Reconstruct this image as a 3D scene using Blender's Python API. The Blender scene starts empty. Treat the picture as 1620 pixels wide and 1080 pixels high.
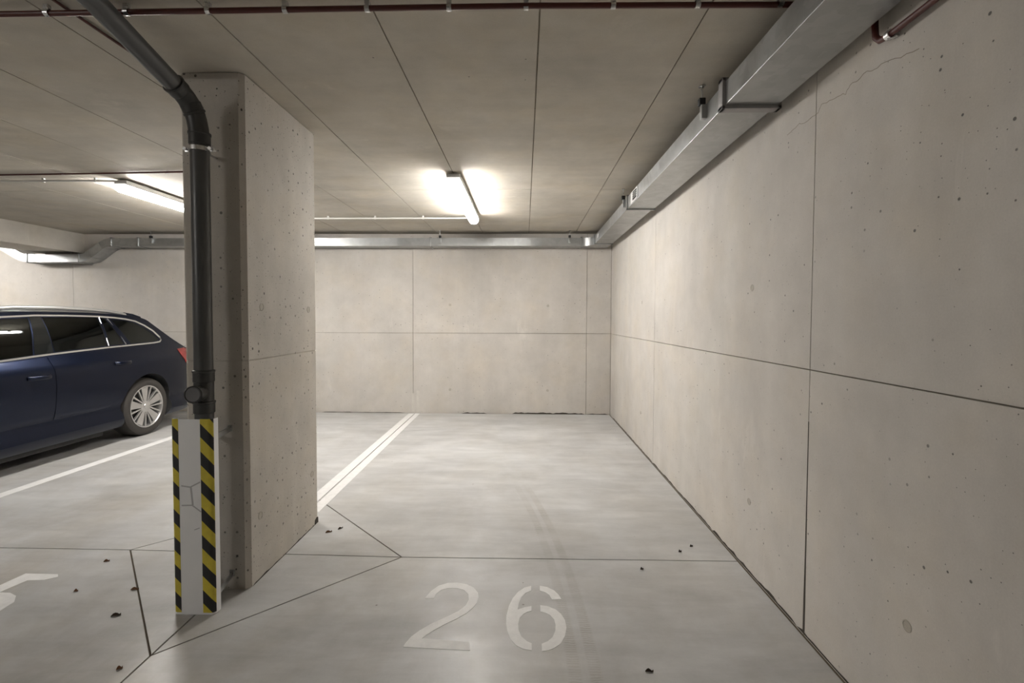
import bpy, bmesh, math, random
from mathutils import Vector, Matrix
random.seed(7)
SC = bpy.context.scene
COL = SC.collection
PI = math.pi

# ------------------------------------------------------------------ camera
cd = bpy.data.cameras.new('camera'); cam = bpy.data.objects.new('camera', cd); COL.objects.link(cam)
F, TH, PS, RO = 765.0, math.radians(1.9), math.atan(20 / 765.0), math.radians(0.2)
fw = Vector((-math.sin(PS) * math.cos(TH), math.cos(PS) * math.cos(TH), -math.sin(TH)))
r0 = Vector((math.cos(PS), math.sin(PS), 0)); u0 = r0.cross(fw)
rr = math.cos(RO) * r0 + math.sin(RO) * u0
uu = -math.sin(RO) * r0 + math.cos(RO) * u0
cam.matrix_world = Matrix(((rr.x, uu.x, -fw.x, 0), (rr.y, uu.y, -fw.y, 0), (rr.z, uu.z, -fw.z, 1.4), (0, 0, 0, 1)))
cd.sensor_width = 36.0; cd.lens = 36.0 * F / 1620.0; cd.shift_y = -11.6 / 1620.0
cd.clip_start = 0.05; cd.clip_end = 60
SC.camera = cam
# ------------------------------------------------------------------ world and exposure
w = bpy.data.worlds.new('world'); SC.world = w; w.use_nodes = True
w.node_tree.nodes['Background'].inputs[0].default_value = (.9, .93, 1, 1)
w.node_tree.nodes['Background'].inputs[1].default_value = 0.0
vs = SC.view_settings
vs.view_transform = 'Standard'; vs.look = 'None'; vs.gamma = 1.0; vs.use_curve_mapping = False
vs.exposure = 0.5
LAMP = 72.0            # radiance of the lamp diffusers
LAMP_COL = (1.0, .965, .925, 1)

H = 2.618              # ceiling
XW = 1.25              # right wall face
YB = 7.044             # back wall face
XL, YF = -12.0, -11.0   # left and front walls (out of frame)

# ------------------------------------------------------------------ materials
def new_mat(name):
    m = bpy.data.materials.new(name); m.use_nodes = True
    nt = m.node_tree
    return m, nt, nt.nodes['Principled BSDF']
class N:
    """tiny node helper"""
    def __init__(s, nt): s.nt = nt
    def n(s, t, **kw):
        o = s.nt.nodes.new(t)
        for k, v in kw.items(): setattr(o, k, v)
        return o
    def link(s, a, b): s.nt.links.new(a, b)
    def val(s, sock, v):
        if isinstance(v, (int, float)): sock.default_value = v
        elif isinstance(v, tuple): sock.default_value = v
        else: s.link(v, sock)
    def math(s, op, a, b=None, c=None, clamp=False):
        o = s.n('ShaderNodeMath', operation=op); o.use_clamp = clamp
        s.val(o.inputs[0], a)
        if b is not None: s.val(o.inputs[1], b)
        if c is not None: s.val(o.inputs[2], c)
        return o.outputs[0]
    def pos(s): return s.n('ShaderNodeNewGeometry').outputs['Position']
    def objc(s): return s.n('ShaderNodeTexCoord').outputs['Object']
    def scale(s, vec, sc):
        o = s.n('ShaderNodeMapping'); s.link(vec, o.inputs['Vector']); o.inputs['Scale'].default_value = sc
        return o.outputs[0]
    def noise(s, vec, scale, detail=4, rough=.55, dist=0):
        o = s.n('ShaderNodeTexNoise'); s.link(vec, o.inputs['Vector'])
        o.inputs['Scale'].default_value = scale; o.inputs['Detail'].default_value = detail
        o.inputs['Roughness'].default_value = rough; o.inputs['Distortion'].default_value = dist
        return o.outputs['Fac']
    def mrange(s, v, a, b, c, d, smooth=False):
        o = s.n('ShaderNodeMapRange'); o.clamp = True
        if smooth: o.interpolation_type = 'SMOOTHSTEP'
        s.val(o.inputs['Value'], v)
        for k, x in zip(('From Min', 'From Max', 'To Min', 'To Max'), (a, b, c, d)): s.val(o.inputs[k], x)
        return o.outputs['Result']
    def mix(s, f, a, b, mode='MIX'):
        o = s.n('ShaderNodeMix', data_type='RGBA', blend_type=mode)
        s.val(o.inputs['Factor'], f); s.val(o.inputs['A'], a) if False else None
        for sock, v in ((o.inputs[6], a), (o.inputs[7], b)): s.val(sock, v)
        return o.outputs[2]
    def sep(s, v):
        o = s.n('ShaderNodeSeparateXYZ'); s.link(v, o.inputs[0]); return o.outputs
    def bump(s, h, strength, dist=.005, normal=None):
        o = s.n('ShaderNodeBump'); o.inputs['Strength'].default_value = strength; o.inputs['Distance'].default_value = dist
        s.link(h, o.inputs['Height'])
        if normal: s.link(normal, o.inputs['Normal'])
        return o.outputs[0]
    def pits(s, vec, scale, thresh, size, flat='wall'):
        x, y, z = s.sep(vec); c = s.n('ShaderNodeCombineXYZ')
        if flat == 'wall': s.link(s.math('ADD', x, y), c.inputs[0]); s.link(z, c.inputs[1])
        else: s.link(x, c.inputs[0]); s.link(y, c.inputs[1])
        vec = c.outputs[0]
        v = s.n('ShaderNodeTexVoronoi', voronoi_dimensions='2D'); s.link(vec, v.inputs['Vector']); v.inputs['Scale'].default_value = scale
        r = s.sep(v.outputs['Color'])[0]
        rad = s.math('MULTIPLY', s.math('SUBTRACT', r, thresh), size)
        d = s.math('SUBTRACT', v.outputs['Distance'], rad)
        return s.mrange(d, -.012, .012, 1.0, 0.0)

def plain(name, col, rough=.5, metal=0.0, coat=0.0, spec=None, noise=0.0, nscale=30):
    m, nt, b = new_mat(name); h = N(nt)
    b.inputs['Base Color'].default_value = (*col, 1); b.inputs['Roughness'].default_value = rough
    b.inputs['Metallic'].default_value = metal; b.inputs['Coat Weight'].default_value = coat
    if spec is not None: b.inputs['Specular IOR Level'].default_value = spec
    if noise:
        f = h.noise(h.pos(), nscale)
        c = h.mix(f, tuple(x * (1 - noise) for x in col) + (1,), tuple(min(1, x * (1 + noise)) for x in col) + (1,))
        h.link(c, b.inputs['Base Color'])
        h.link(h.mrange(f, .3, .7, max(.02, rough - .08), rough + .08), b.inputs['Roughness'])
    return m

def concrete(name, col, blotch=.12, streak=.08, streak_axis=None, pit=(16, .72, .5), pit2=(38, .8, .6), rough=.8, pitdark=.35, tint=(1.0, .95, .86), patchmin=.15, flat='wall'):
    m, nt, b = new_mat(name); h = N(nt)
    p = h.pos()
    big = h.mrange(h.noise(p, 1.1, 5, .6, .3), .3, .7, 1 - blotch, 1 + blotch)
    mid = h.mrange(h.noise(p, 7, 5, .65), .3, .7, 1 - blotch * .5, 1 + blotch * .5)
    fine = h.mrange(h.noise(p, 160, 3, .7), .2, .8, .94, 1.06)
    f = h.math('MULTIPLY', h.math('MULTIPLY', big, mid), fine)
    if streak_axis is not None:
        sc = [4.5, 4.5, 4.5]; sc[streak_axis] = .5
        st = h.mrange(h.noise(h.scale(p, tuple(sc)), 1.0, 4, .6), .3, .7, 1 - streak, 1 + streak)
        f = h.math('MULTIPLY', f, st)
    c = h.n('ShaderNodeVectorMath', operation='SCALE'); c.inputs[0].default_value = col; h.link(f, c.inputs['Scale'])
    warm = h.mrange(h.noise(p, 2.3, 4, .6), .45, .75, 0, .55)
    cc = h.mix(warm, c.outputs[0], (*tint, 1), 'MULTIPLY')
    eff = h.math('MULTIPLY', h.mrange(h.noise(h.scale(p, (5, 5, 1.1)), 1.0, 6, .7, .4), .60, .74, 0, .38), h.mrange(h.noise(p, .9, 2), .45, .6, 0, 1))
    cc = h.mix(eff, cc, tuple(min(1, x * 1.45) for x in col) + (1,))
    a1 = h.pits(p, *pit, flat); a2 = h.pits(p, *pit2, flat)
    pm = h.math('MAXIMUM', a1, a2)
    patch = h.mrange(h.noise(p, 1.7, 2), .35, .6, patchmin, 1)
    pm = h.math('MULTIPLY', pm, patch)
    cc = h.mix(pm, cc, tuple(x * pitdark for x in col) + (1,))
    h.link(cc, b.inputs['Base Color'])
    b.inputs['Roughness'].default_value = rough
    b.inputs['Specular IOR Level'].default_value = .3
    hh = h.math('SUBTRACT', h.math('MULTIPLY', h.noise(p, 60, 4), .12), h.math('MULTIPLY', pm, .9))
    h.link(h.bump(hh, .5, .004), b.inputs['Normal'])
    return m

def floor_material():
    m, nt, b = new_mat('power_floated_floor'); h = N(nt); p = h.pos()
    x, y, z = h.sep(p)
    col = (.56, .56, .555)
    big = h.mrange(h.noise(p, .8, 5, .6, .4), .3, .7, .86, 1.09)
    sweep = h.mrange(h.noise(h.scale(p, (1.5, 2.6, 1)), 1.1, 6, .62, .6), .3, .75, 1.07, .80)
    fine = h.mrange(h.noise(p, 90, 3, .7), .2, .8, .97, 1.03)
    f = h.math('MULTIPLY', h.math('MULTIPLY', big, sweep), fine)
    # brownish traffic dirt, mostly towards the aisle
    dirtm = h.math('MULTIPLY', h.mrange(h.noise(h.scale(p, (1, .6, 1)), 1.5, 6, .64, .25), .42, .70, 0, 1), h.mrange(h.math('ADD', y, h.math('MULTIPLY', x, .5)), -.5, 3.6, 1, .35))
    c = h.n('ShaderNodeVectorMath', operation='SCALE'); c.inputs[0].default_value = col; h.link(f, c.inputs['Scale'])
    cc = h.mix(dirtm, c.outputs[0], (.66, .60, .50, 1), 'MULTIPLY')
    brush = h.n('ShaderNodeMapping'); h.link(p, brush.inputs['Vector']); brush.inputs['Rotation'].default_value = (0, 0, -.95); brush.inputs['Scale'].default_value = (1.4, 8, 1)
    bf = h.mrange(h.noise(brush.outputs[0], 1.0, 5, .62, .3), .35, .72, 1.05, .86)
    b2 = h.n('ShaderNodeVectorMath', operation='SCALE'); h.link(cc, b2.inputs[0]); h.link(bf, b2.inputs['Scale']); cc = b2.outputs[0]
    # tyre tread prints: a curved band with fine cross bars
    xc = h.math('ADD', .245, h.math('MULTIPLY', h.math('MULTIPLY', h.math('SUBTRACT', y, 1.8), h.math('SUBTRACT', y, 1.8)), -.055))
    d = h.math('ABSOLUTE', h.math('SUBTRACT', x, xc))
    band = h.math('MULTIPLY', h.mrange(d, .060, .072, 1, 0), h.mrange(d, .012, .022, 0, 1))
    bars = h.n('ShaderNodeTexWave'); bars.wave_type = 'BANDS'; bars.bands_direction = 'Y'
    h.link(p, bars.inputs[0]); bars.inputs['Scale'].default_value = 22; bars.inputs['Distortion'].default_value = 5
    band = h.math('MULTIPLY', h.math('MULTIPLY', band, bars.outputs['Fac']), h.mrange(h.noise(p, 4, 3), .35, .65, .15, .65))
    band = h.math('MULTIPLY', band, h.mrange(y, 3.6, 4.2, 1, 0))
    cc = h.mix(band, cc, (.62, .57, .50, 1), 'MULTIPLY')
    # small dark specks
    sp = h.pits(p, 7, .962, 1.3, 'floor')
    cc = h.mix(h.math('MULTIPLY', sp, .7), cc, (.10, .08, .06, 1))
    h.link(cc, b.inputs['Base Color'])
    h.link(h.mrange(h.noise(h.scale(p, (1, 1.8, 1)), 3.2, 6, .62, .3), .35, .68, .335, .46), b.inputs['Roughness'])
    b.inputs['Specular IOR Level'].default_value = .45
    h.link(h.bump(h.noise(p, 45, 5, .6), .06, .004), b.inputs['Normal'])
    return m

def galvanised(name='galvanised_steel', col=(.42, .43, .43), rough=.36):
    m, nt, b = new_mat(name); h = N(nt); p = h.pos()
    v = h.n('ShaderNodeTexVoronoi'); v.distance = 'CHEBYCHEV'; h.link(p, v.inputs['Vector']); v.inputs['Scale'].default_value = 22
    s = h.mrange(h.sep(v.outputs['Color'])[0], 0, 1, .94, 1.06)
    s = h.math('MULTIPLY', s, h.mrange(h.noise(p, 3, 4), .3, .7, .92, 1.06))
    c = h.n('ShaderNodeVectorMath', operation='SCALE'); c.inputs[0].default_value = col; h.link(s, c.inputs['Scale'])
    h.link(c.outputs[0], b.inputs['Base Color'])
    b.inputs['Metallic'].default_value = .85
    h.link(h.mrange(h.noise(p, 8, 4), .3, .7, rough - .07, rough + .1), b.inputs['Roughness'])
    h.link(h.bump(h.noise(p, 2.5, 3), .12, .02), b.inputs['Normal'])
    return m

def stripe_material():
    m, nt, b = new_mat('hazard_tape'); h = N(nt)
    x, y, z = h.sep(h.objc())
    u = h.math('ADD', z, h.math('MULTIPLY', h.math('ADD', x, y), 1.0))
    fr = h.math('FRACT', h.math('DIVIDE', u, .131))
    k = h.math('GREATER_THAN', fr, .515)
    dirt = h.mrange(h.noise(h.pos(), 25, 4), .3, .75, 1, .78)
    yl = h.n('ShaderNodeVectorMath', operation='SCALE'); yl.inputs[0].default_value = (.68, .56, .055); h.link(dirt, yl.inputs['Scale'])
    h.link(h.mix(k, yl.outputs[0], (.012, .012, .013, 1)), b.inputs['Base Color'])
    b.inputs['Roughness'].default_value = .42
    return m

def paint_mat(name, col, wear=.5):
    m, nt, b = new_mat(name); h = N(nt); p = h.pos()
    f = h.mrange(h.noise(p, 18, 6, .7), .35, .75, 0, wear)
    h.link(h.mix(f, (*col, 1), tuple(x * .72 for x in col) + (1,)), b.inputs['Base Color'])
    b.inputs['Roughness'].default_value = .55
    return m

def tinted_glass():
    m, nt, b = new_mat('tinted_glass'); h = N(nt)
    nt.nodes.remove(b)
    out = nt.nodes['Material Output']
    t = h.n('ShaderNodeBsdfTransparent'); t.inputs[0].default_value = (.10, .13, .12, 1)
    g = h.n('ShaderNodeBsdfGlossy'); g.inputs['Roughness'].default_value = .03; g.inputs[0].default_value = (.9, .95, .93, 1)
    fr = h.n('ShaderNodeFresnel'); fr.inputs[0].default_value = 1.5
    mx = h.n('ShaderNodeMixShader'); h.link(fr.outputs[0], mx.inputs[0]); h.link(t.outputs[0], mx.inputs[1]); h.link(g.outputs[0], mx.inputs[2])
    h.link(mx.outputs[0], out.inputs[0])
    return m

def car_paint():
    m, nt, b = new_mat('dark_blue_car_paint'); h = N(nt)
    f = h.noise(h.objc(), 900, 2)
    h.link(h.mix(h.mrange(f, .4, .7, 0, 1), (.0035, .0055, .015, 1), (.006, .014, .043, 1)), b.inputs['Base Color'])
    b.inputs['Metallic'].default_value = .9; b.inputs['Roughness'].default_value = .33
    b.inputs['Coat Weight'].default_value = .35; b.inputs['Coat Roughness'].default_value = .06
    return m

def emissive(name, col, s):
    m, nt, b = new_mat(name)
    b.inputs['Base Color'].default_value = (.85, .85, .85, 1)
    b.inputs['Emission Color'].default_value = col; b.inputs['Emission Strength'].default_value = s
    return m

M = {}
M['wall'] = concrete('wall_concrete', (.56, .53, .49), .09, .035, 2, (13, .66, .20), (36, .78, .34), pitdark=.28, patchmin=.2)
M['ceil'] = concrete('ceiling_concrete', (.50, .465, .405), .12, .06, 0, (7, .93, .5), (30, .96, .7), flat='floor', tint=(1, .94, .82))
M['pillar'] = concrete('pillar_concrete', (.50, .47, .425), .12, .06, 2, (17, .52, .25), (46, .68, .40), pitdark=.2, patchmin=.6)
M['beam'] = concrete('beam_concrete', (.50, .47, .42), .10, .05, 1, (13, .9, .4), (40, .9, .6))
M['groove'] = concrete('joint_concrete', (.27, .235, .185), .15)
M['floor'] = floor_material()
M['joint'] = plain('joint_dark', (.14, .112, .08), .9, noise=.3)
M['white_paint'] = paint_mat('white_road_paint', (.84, .835, .82))
M['faint_paint'] = paint_mat('faded_white_paint', (.62, .59, .54))
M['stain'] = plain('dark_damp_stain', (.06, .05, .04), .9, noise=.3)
M['plug'] = concrete('tie_hole_mortar', (.43, .40, .35), .1)
M['galv'] = galvanised()
M['galv_dull'] = galvanised('dull_galvanised_flange', (.33, .32, .32), .5)
M['guard'] = plain('guard_sheet_metal', (.83, .835, .84), .5, metal=.0, noise=.06, nscale=8)
M['tape'] = stripe_material()
M['grey_line'] = plain('flat_grey', (.47, .47, .48), .6)
M['pvc'] = plain('grey_drain_plastic', (.070, .071, .071), .36, noise=.12, nscale=14)
M['pvc_dark'] = plain('dark_fitting_plastic', (.038, .038, .037), .42, noise=.1)
M['pvc_cap'] = plain('grey_cap_plastic', (.135, .133, .137), .5, noise=.1)
M['zinc'] = plain('zinc_plated_steel', (.66, .66, .66), .28, metal=1.0, noise=.08)
M['red'] = plain('dark_red_pipe_enamel', (.075, .014, .009), .45, noise=.15, nscale=12)
M['white_plastic'] = plain('white_plastic', (.74, .73, .70), .45, noise=.04)
M['lamp_body'] = plain('light_grey_lamp_body', (.42, .42, .41), .5, noise=.05)
M['lamp'] = emissive('lit_lamp_diffuser', LAMP_COL, LAMP)
M['lamp_cap'] = emissive('glowing_lamp_cap', LAMP_COL, LAMP * .02)
M['black'] = plain('black_rubber', (.02, .02, .02), .7, noise=.2)
M['carpaint'] = car_paint()
M['glass'] = tinted_glass()
M['darkglass'] = plain('dark_car_glass', (.008, .009, .009), .04, spec=.6)
M['disc'] = plain('dark_brake_metal', (.045, .043, .04), .5, metal=.5)
M['chrome'] = plain('satin_chrome', (.70, .70, .69), .30, metal=1.0)
M['rail'] = plain('brushed_aluminium', (.55, .55, .54), .35, metal=.9)
M['tyre'] = plain('tyre_rubber', (.038, .034, .030), .75, noise=.25, nscale=40)
M['rim'] = plain('silver_alloy', (.60, .59, .58), .3, metal=.8)
M['interior'] = plain('dark_car_interior', (.025, .025, .026), .8, noise=.2)
M['tail'] = plain('red_lens', (.20, .010, .008), .15, coat=.6)
M['lens'] = plain('clear_lamp_lens', (.55, .57, .6), .1, coat=.6)
M['grille_dark'] = plain('dark_opening', (.015, .015, .015), .8)
M['leaf'] = plain('dry_brown_leaf', (.16, .075, .032), .8, noise=.4, nscale=60)
M['leafdark'] = plain('dark_dead_leaf', (.050, .034, .022), .85, noise=.4, nscale=60)
M['grille_plate'] = plain('pale_grille_metal', (.62, .62, .61), .5, metal=.2)
M['sticker'] = plain('white_sticker', (.8, .8, .8), .5)

# ------------------------------------------------------------------ mesh helpers
class MB:
    def __init__(s): s.bm = bmesh.new()
    def poly_prism(s, pts, a, b, axis='z'):
        """polygon extruded from a to b along an axis; pts in the other two coordinates"""
        def P(p, t): return {'z': (p[0], p[1], t), 'x': (t, p[0], p[1]), 'y': (p[0], t, p[1])}[axis]
        lo = [s.bm.verts.new(P(p, a)) for p in pts]; hi = [s.bm.verts.new(P(p, b)) for p in pts]
        n = len(pts)
        s.bm.faces.new(lo); s.bm.faces.new(hi)
        for i in range(n): s.bm.faces.new((lo[i], lo[(i + 1) % n], hi[(i + 1) % n], hi[i]))
        return s
    def box(s, x0, x1, y0, y1, z0, z1, bev=0):
        v0 = len(s.bm.verts); r = bmesh.ops.create_cube(s.bm, size=1.0)
        vs_ = r['verts']
        for v in vs_: v.co = Vector(((x0 + x1) / 2 + v.co.x * (x1 - x0), (y0 + y1) / 2 + v.co.y * (y1 - y0), (z0 + z1) / 2 + v.co.z * (z1 - z0)))
        if bev:
            es = {e for v in vs_ for e in v.link_edges}
            bmesh.ops.bevel(s.bm, geom=list(es), offset=bev, segments=2, affect='EDGES', profile=.6)
        return s
    def ring_sweep(s, path, prof, closed=False, cap=True, up=Vector((0, 0, 1)), transport=False):
        """sweep a 2D profile (list of (a,b)) along path points, mitred"""
        path = [Vector(p) for p in path]; n = len(path); rings = []
        for i, p in enumerate(path):
            d0 = (p - path[i - 1]).normalized() if (i > 0 or closed) else None
            d1 = (path[(i + 1) % n] - p).normalized() if (i < n - 1 or closed) else None
            t = (d0 + d1).normalized() if d0 is not None and d1 is not None else (d0 if d0 is not None else d1)
            k = 1.0 / max(.5, t.dot(d1 if d1 is not None else d0))
            u = up if abs(t.dot(up)) < .97 else (Vector((0, 1, 0)) if abs(t.y) < .9 else Vector((1, 0, 0)))
            a = t.cross(u).normalized()
            if transport and i > 0: a = (la - t * la.dot(t)).normalized()
            la = a; b = a.cross(t).normalized()
            # stretch along the bend direction
            bend = ((d1 - d0) if (d0 is not None and d1 is not None) else Vector((0, 0, 0)))
            bl = bend.length; bd = bend / bl if bl > 1e-6 else None
            ring = []
            for q in prof:
                o = a * q[0] + b * q[1]
                if bd is not None: o = o + bd * (o.dot(bd)) * (k - 1)
                ring.append(s.bm.verts.new(p + o))
            rings.append(ring)
        m = len(prof); rng = n if closed else n - 1
        for i in range(rng):
            A, B = rings[i], rings[(i + 1) % n]
            for j in range(m): s.bm.faces.new((A[j], A[(j + 1) % m], B[(j + 1) % m], B[j]))
        if cap and not closed: s.bm.faces.new(rings[0]); s.bm.faces.new(rings[-1])
        return s
    def tube(s, path, r, seg=16, closed=False):
        return s.ring_sweep(path, [(r * math.cos(2 * PI * k / seg), r * math.sin(2 * PI * k / seg)) for k in range(seg)], closed, transport=True)
    def lathe(s, prof, centre, axis, seg=28, closed=False):
        """prof: list of (radius, height along axis)"""
        c = Vector(centre); ax = Vector(axis).normalized()
        u = ax.orthogonal().normalized(); v = ax.cross(u); rings = []
        for r, h in prof:
            if r < 1e-6: rings.append([s.bm.verts.new(c + ax * h)])
            else: rings.append([s.bm.verts.new(c + ax * h + (u * math.cos(2 * PI * k / seg) + v * math.sin(2 * PI * k / seg)) * r) for k in range(seg)])
        pr = list(zip(rings, rings[1:] + ([rings[0]] if closed else [])))
        if not closed: pr = pr[:len(rings) - 1]
        for A, B in pr:
            for k in range(seg):
                k2 = (k + 1) % seg
                if len(A) == 1 and len(B) == 1: continue
                if len(A) == 1: s.bm.faces.new((A[0], B[k2], B[k]))
                elif len(B) == 1: s.bm.faces.new((A[k], A[k2], B[0]))
                else: s.bm.faces.new((A[k], A[k2], B[k2], B[k]))
        if not closed:
            for R_ in (rings[0], rings[-1]):
                if len(R_) > 1: s.bm.faces.new(R_)
        return s
    def build(s, name, mat, parent=None, sharp=35, smooth=True, origin=None):
        bmesh.ops.remove_doubles(s.bm, verts=s.bm.verts, dist=1e-6)
        bmesh.ops.recalc_face_normals(s.bm, faces=s.bm.faces)
        me = bpy.data.meshes.new(name)
        if origin is not None: bmesh.ops.translate(s.bm, verts=s.bm.verts, vec=-Vector(origin))
        s.bm.to_mesh(me); s.bm.free()
        for m in (mat if isinstance(mat, (list, tuple)) else [mat]): me.materials.append(m)
        if smooth:
            me.shade_smooth(); me.set_sharp_from_angle(angle=math.radians(sharp))
        o = bpy.data.objects.new(name, me); COL.objects.link(o)
        if origin is not None: o.location = Vector(origin)
        if parent:
            o.parent = parent
            o.matrix_parent_inverse = Matrix.Identity(4)
            # coordinates are given in the world: take the parents' places off
            off = Vector((0, 0, 0)); p = parent
            while p: off += p.location; p = p.parent
            if origin is not None: o.location = Vector(origin) - off
            else: o.location = -off
        return o

def tag(o, label=None, cat=None, group=None, kind=None):
    for k, v in (('label', label), ('category', cat), ('group', group), ('kind', kind)):
        if v: o[k] = v
    return o
def thing(name, label, cat, loc, group=None):
    o = bpy.data.objects.new(name, None); COL.objects.link(o); o.location = loc; o.empty_display_size = .1
    return tag(o, label, cat, group)
def copy_tree(o, parent=None):
    c = o.copy(); COL.objects.link(c)
    if parent: c.parent = parent
    for ch in list(o.children): copy_tree(ch, c)
    return c

# ------------------------------------------------------------------ floor
T = .007
floor = MB().box(XL - .2, XW + .3, YF - .2, YB + .3, -.25, -T).build('floor', M['joint'], smooth=False)
tag(floor, kind='structure')
def jx(y): return -1.52 - .0115 * y            # the long joint under the pillar and the double line
def inset(poly, d):
    n = len(poly); ar = sum(poly[i][0] * poly[(i + 1) % n][1] - poly[(i + 1) % n][0] * poly[i][1] for i in range(n))
    if ar < 0: poly = poly[::-1]
    out = []
    for i in range(n):
        p0, p1, p2 = (Vector(poly[i - 1]), Vector(poly[i]), Vector(poly[(i + 1) % n]))
        a = (p1 - p0).normalized(); b = (p2 - p1).normalized()
        na = Vector((-a.y, a.x)); nb = Vector((-b.y, b.x))
        k = (na + nb); k = k / max(.25, k.dot(na))
        out.append(tuple(p1 + k * d))
    return out
Ep, Np, Sp, Wp = (-.714, 2.768), (-1.574, 3.636), (-1.541, 1.915), (-2.365, 2.802)
Cp = (jx(2.785), 2.785)
g = .012
slabs = [
    [(jx(YF), YF), (XW - g, YF), (XW - g, 2.785), Ep, Sp],
    [Ep, (XW - g, 2.785), (XW - g, YB - g), (jx(YB), YB - g), Np],
    [Sp, Ep, Cp], [Cp, Ep, Np], [Sp, Cp, Wp], [Wp, Cp, Np],
    [(XL, YF), (jx(YF), YF), Sp, Wp, (XL, 2.80)],
    [(XL, 2.80), Wp, Np, (jx(YB), YB - g), (XL, YB - g)],
]
for poly in slabs:
    MB().poly_prism(inset(poly, .0042), -T, 0).build('slab', M['floor'], floor, smooth=False)
# worn joint filler a little below the surface
def strip(p, q, wd, z0, z1, name, mat, parent, axis='z'):
    p, q = Vector(p), Vector(q); d = (q - p).normalized(); nn = Vector((-d.y, d.x)) * wd / 2
    return MB().poly_prism([tuple(p + nn), tuple(q + nn), tuple(q - nn), tuple(p - nn)], z0, z1, axis).build(name, mat, parent, smooth=False)
# white lines (two strips either side of the joint, one on the left)
def line_part(x0a, x0b, x1a, x1b, ya, yb):
    MB().poly_prism([(x0a, ya), (x0b, ya), (x1b, yb), (x1a, yb)], 0, .0015).build('parking_line', M['white_paint'], floor, smooth=False)
line_part(-1.655, -1.568, -1.690, -1.609, 3.25, YB - .05)
line_part(-1.555, -1.475, -1.595, -1.527, 3.40, YB - .05)
line_part(-4.155, -4.06, -4.135, -4.035, -1.5, YB - .05)
# numbers sprayed through a stencil
two = [(-.493, 2.358), (-.475, 2.421), (-.444, 2.473), (-.4, 2.501), (-.351, 2.506), (-.299, 2.492), (-.259, 2.461), (-.232, 2.415), (-.225, 2.374), (-.229, 2.327), (-.244, 2.288), (-.269, 2.244), (-.308, 2.201), (-.359, 2.156), (-.401, 2.113), (-.429, 2.08), (-.442, 2.056), (-.369, 2.051), (-.3, 2.046), (-.233, 2.038), (-.224, 1.986), (-.292, 1.989), (-.412, 1.995), (-.511, 2.0), (-.508, 2.021), (-.492, 2.068), (-.464, 2.111), (-.418, 2.163), (-.354, 2.217), (-.309, 2.261), (-.281, 2.306), (-.272, 2.352), (-.279, 2.399), (-.305, 2.437), (-.343, 2.453), (-.392, 2.452), (-.425, 2.433), (-.443, 2.397), (-.447, 2.36)]
six = [[(.04, 2.487), (.005, 2.47), (-.027, 2.431), (-.054, 2.372), (-.071, 2.306), (-.08, 2.232), (-.079, 2.174), (-.072, 2.118), (-.057, 2.066), (-.032, 2.026), (-.002, 2.003), (.036, 1.994), (.036, 2.039), (.015, 2.053), (-.009, 2.083), (-.021, 2.125), (-.024, 2.17), (-.017, 2.216), (.001, 2.246), (.02, 2.263), (.038, 2.27), (.039, 2.309), (.008, 2.3), (-.028, 2.279), (-.022, 2.334), (-.011, 2.381), (.009, 2.42), (.039, 2.442)],
       [(.085, 2.49), (.122, 2.479), (.157, 2.449), (.178, 2.41), (.189, 2.372), (.142, 2.368), (.131, 2.406), (.112, 2.43), (.084, 2.445)],
       [(.082, 2.318), (.118, 2.31), (.155, 2.286), (.178, 2.252), (.193, 2.205), (.195, 2.149), (.184, 2.094), (.163, 2.043), (.131, 2.012), (.104, 1.997), (.079, 1.991), (.079, 2.038), (.106, 2.055), (.128, 2.082), (.143, 2.125), (.147, 2.169), (.143, 2.209), (.126, 2.241), (.105, 2.258), (.081, 2.267)]]
five = [(-2.712, 2.52), (-2.53, 2.518), (-2.505, 2.493), (-2.55, 2.46), (-2.633, 2.453), (-2.66, 2.34), (-2.6, 2.338), (-2.543, 2.313), (-2.498, 2.263), (-2.489, 2.19), (-2.5, 2.11), (-2.54, 2.04), (-2.6, 2.0), (-2.66, 1.99), (-2.72, 2.0), (-2.77, 2.05), (-2.78, 2.09), (-2.73, 2.10), (-2.70, 2.055), (-2.65, 2.04), (-2.59, 2.06), (-2.545, 2.12), (-2.54, 2.19), (-2.56, 2.25), (-2.61, 2.285), (-2.67, 2.28), (-2.70, 2.26), (-2.745, 2.26)]
def digit(polys):
    mb = MB()
    for p in polys: mb.poly_prism(p, 0, .0012)
    return mb.build('painted_digit', M['white_paint'], floor, smooth=False)
digit([two])['label'] = 'white stencilled digit 2'
digit(six)['label'] = 'white stencilled digit 6'
digit([five])['label'] = 'white stencilled digit 5'
digit([[(x - 2.75, y) for x, y in two]])

# ------------------------------------------------------------------ walls
GAP = .0026; DP = .014
ZJ = 1.178
def panels_x(wall, face, dirn, ys, zs, mat):
    for y0, y1 in zip(ys, ys[1:]):
        for z0, z1 in zip(zs, zs[1:]):
            a, b = sorted((face, face + dirn * DP))
            MB().box(a, b, y0 + GAP, y1 - GAP, z0 + GAP, z1 - GAP).build('panel', mat, wall, smooth=False)
def panels_y(wall, face, dirn, xs, zs, mat):
    for x0, x1 in zip(xs, xs[1:]):
        for z0, z1 in zip(zs, zs[1:]):
            a, b = sorted((face, face + dirn * DP))
            MB().box(x0 + GAP, x1 - GAP, a, b, z0 + GAP, z1 - GAP).build('panel', mat, wall, smooth=False)
ZS = [-.03, ZJ, H + .02]
wall_right = tag(MB().box(XW + DP, XW + .3, YF - .2, YB + .3, -.25, H + .25).build('wall_right', M['groove'], smooth=False), kind='structure')
panels_x(wall_right, XW, 1, [YF, -8.05, -5.5, -2.95, -.40, 2.145, 4.69, YB], ZS, M['wall'])
wall_back = tag(MB().box(XL - .2, XW + .3, YB + DP, YB + .3, -.25, H + .25).build('wall_back', M['groove'], smooth=False), kind='structure')
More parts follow.
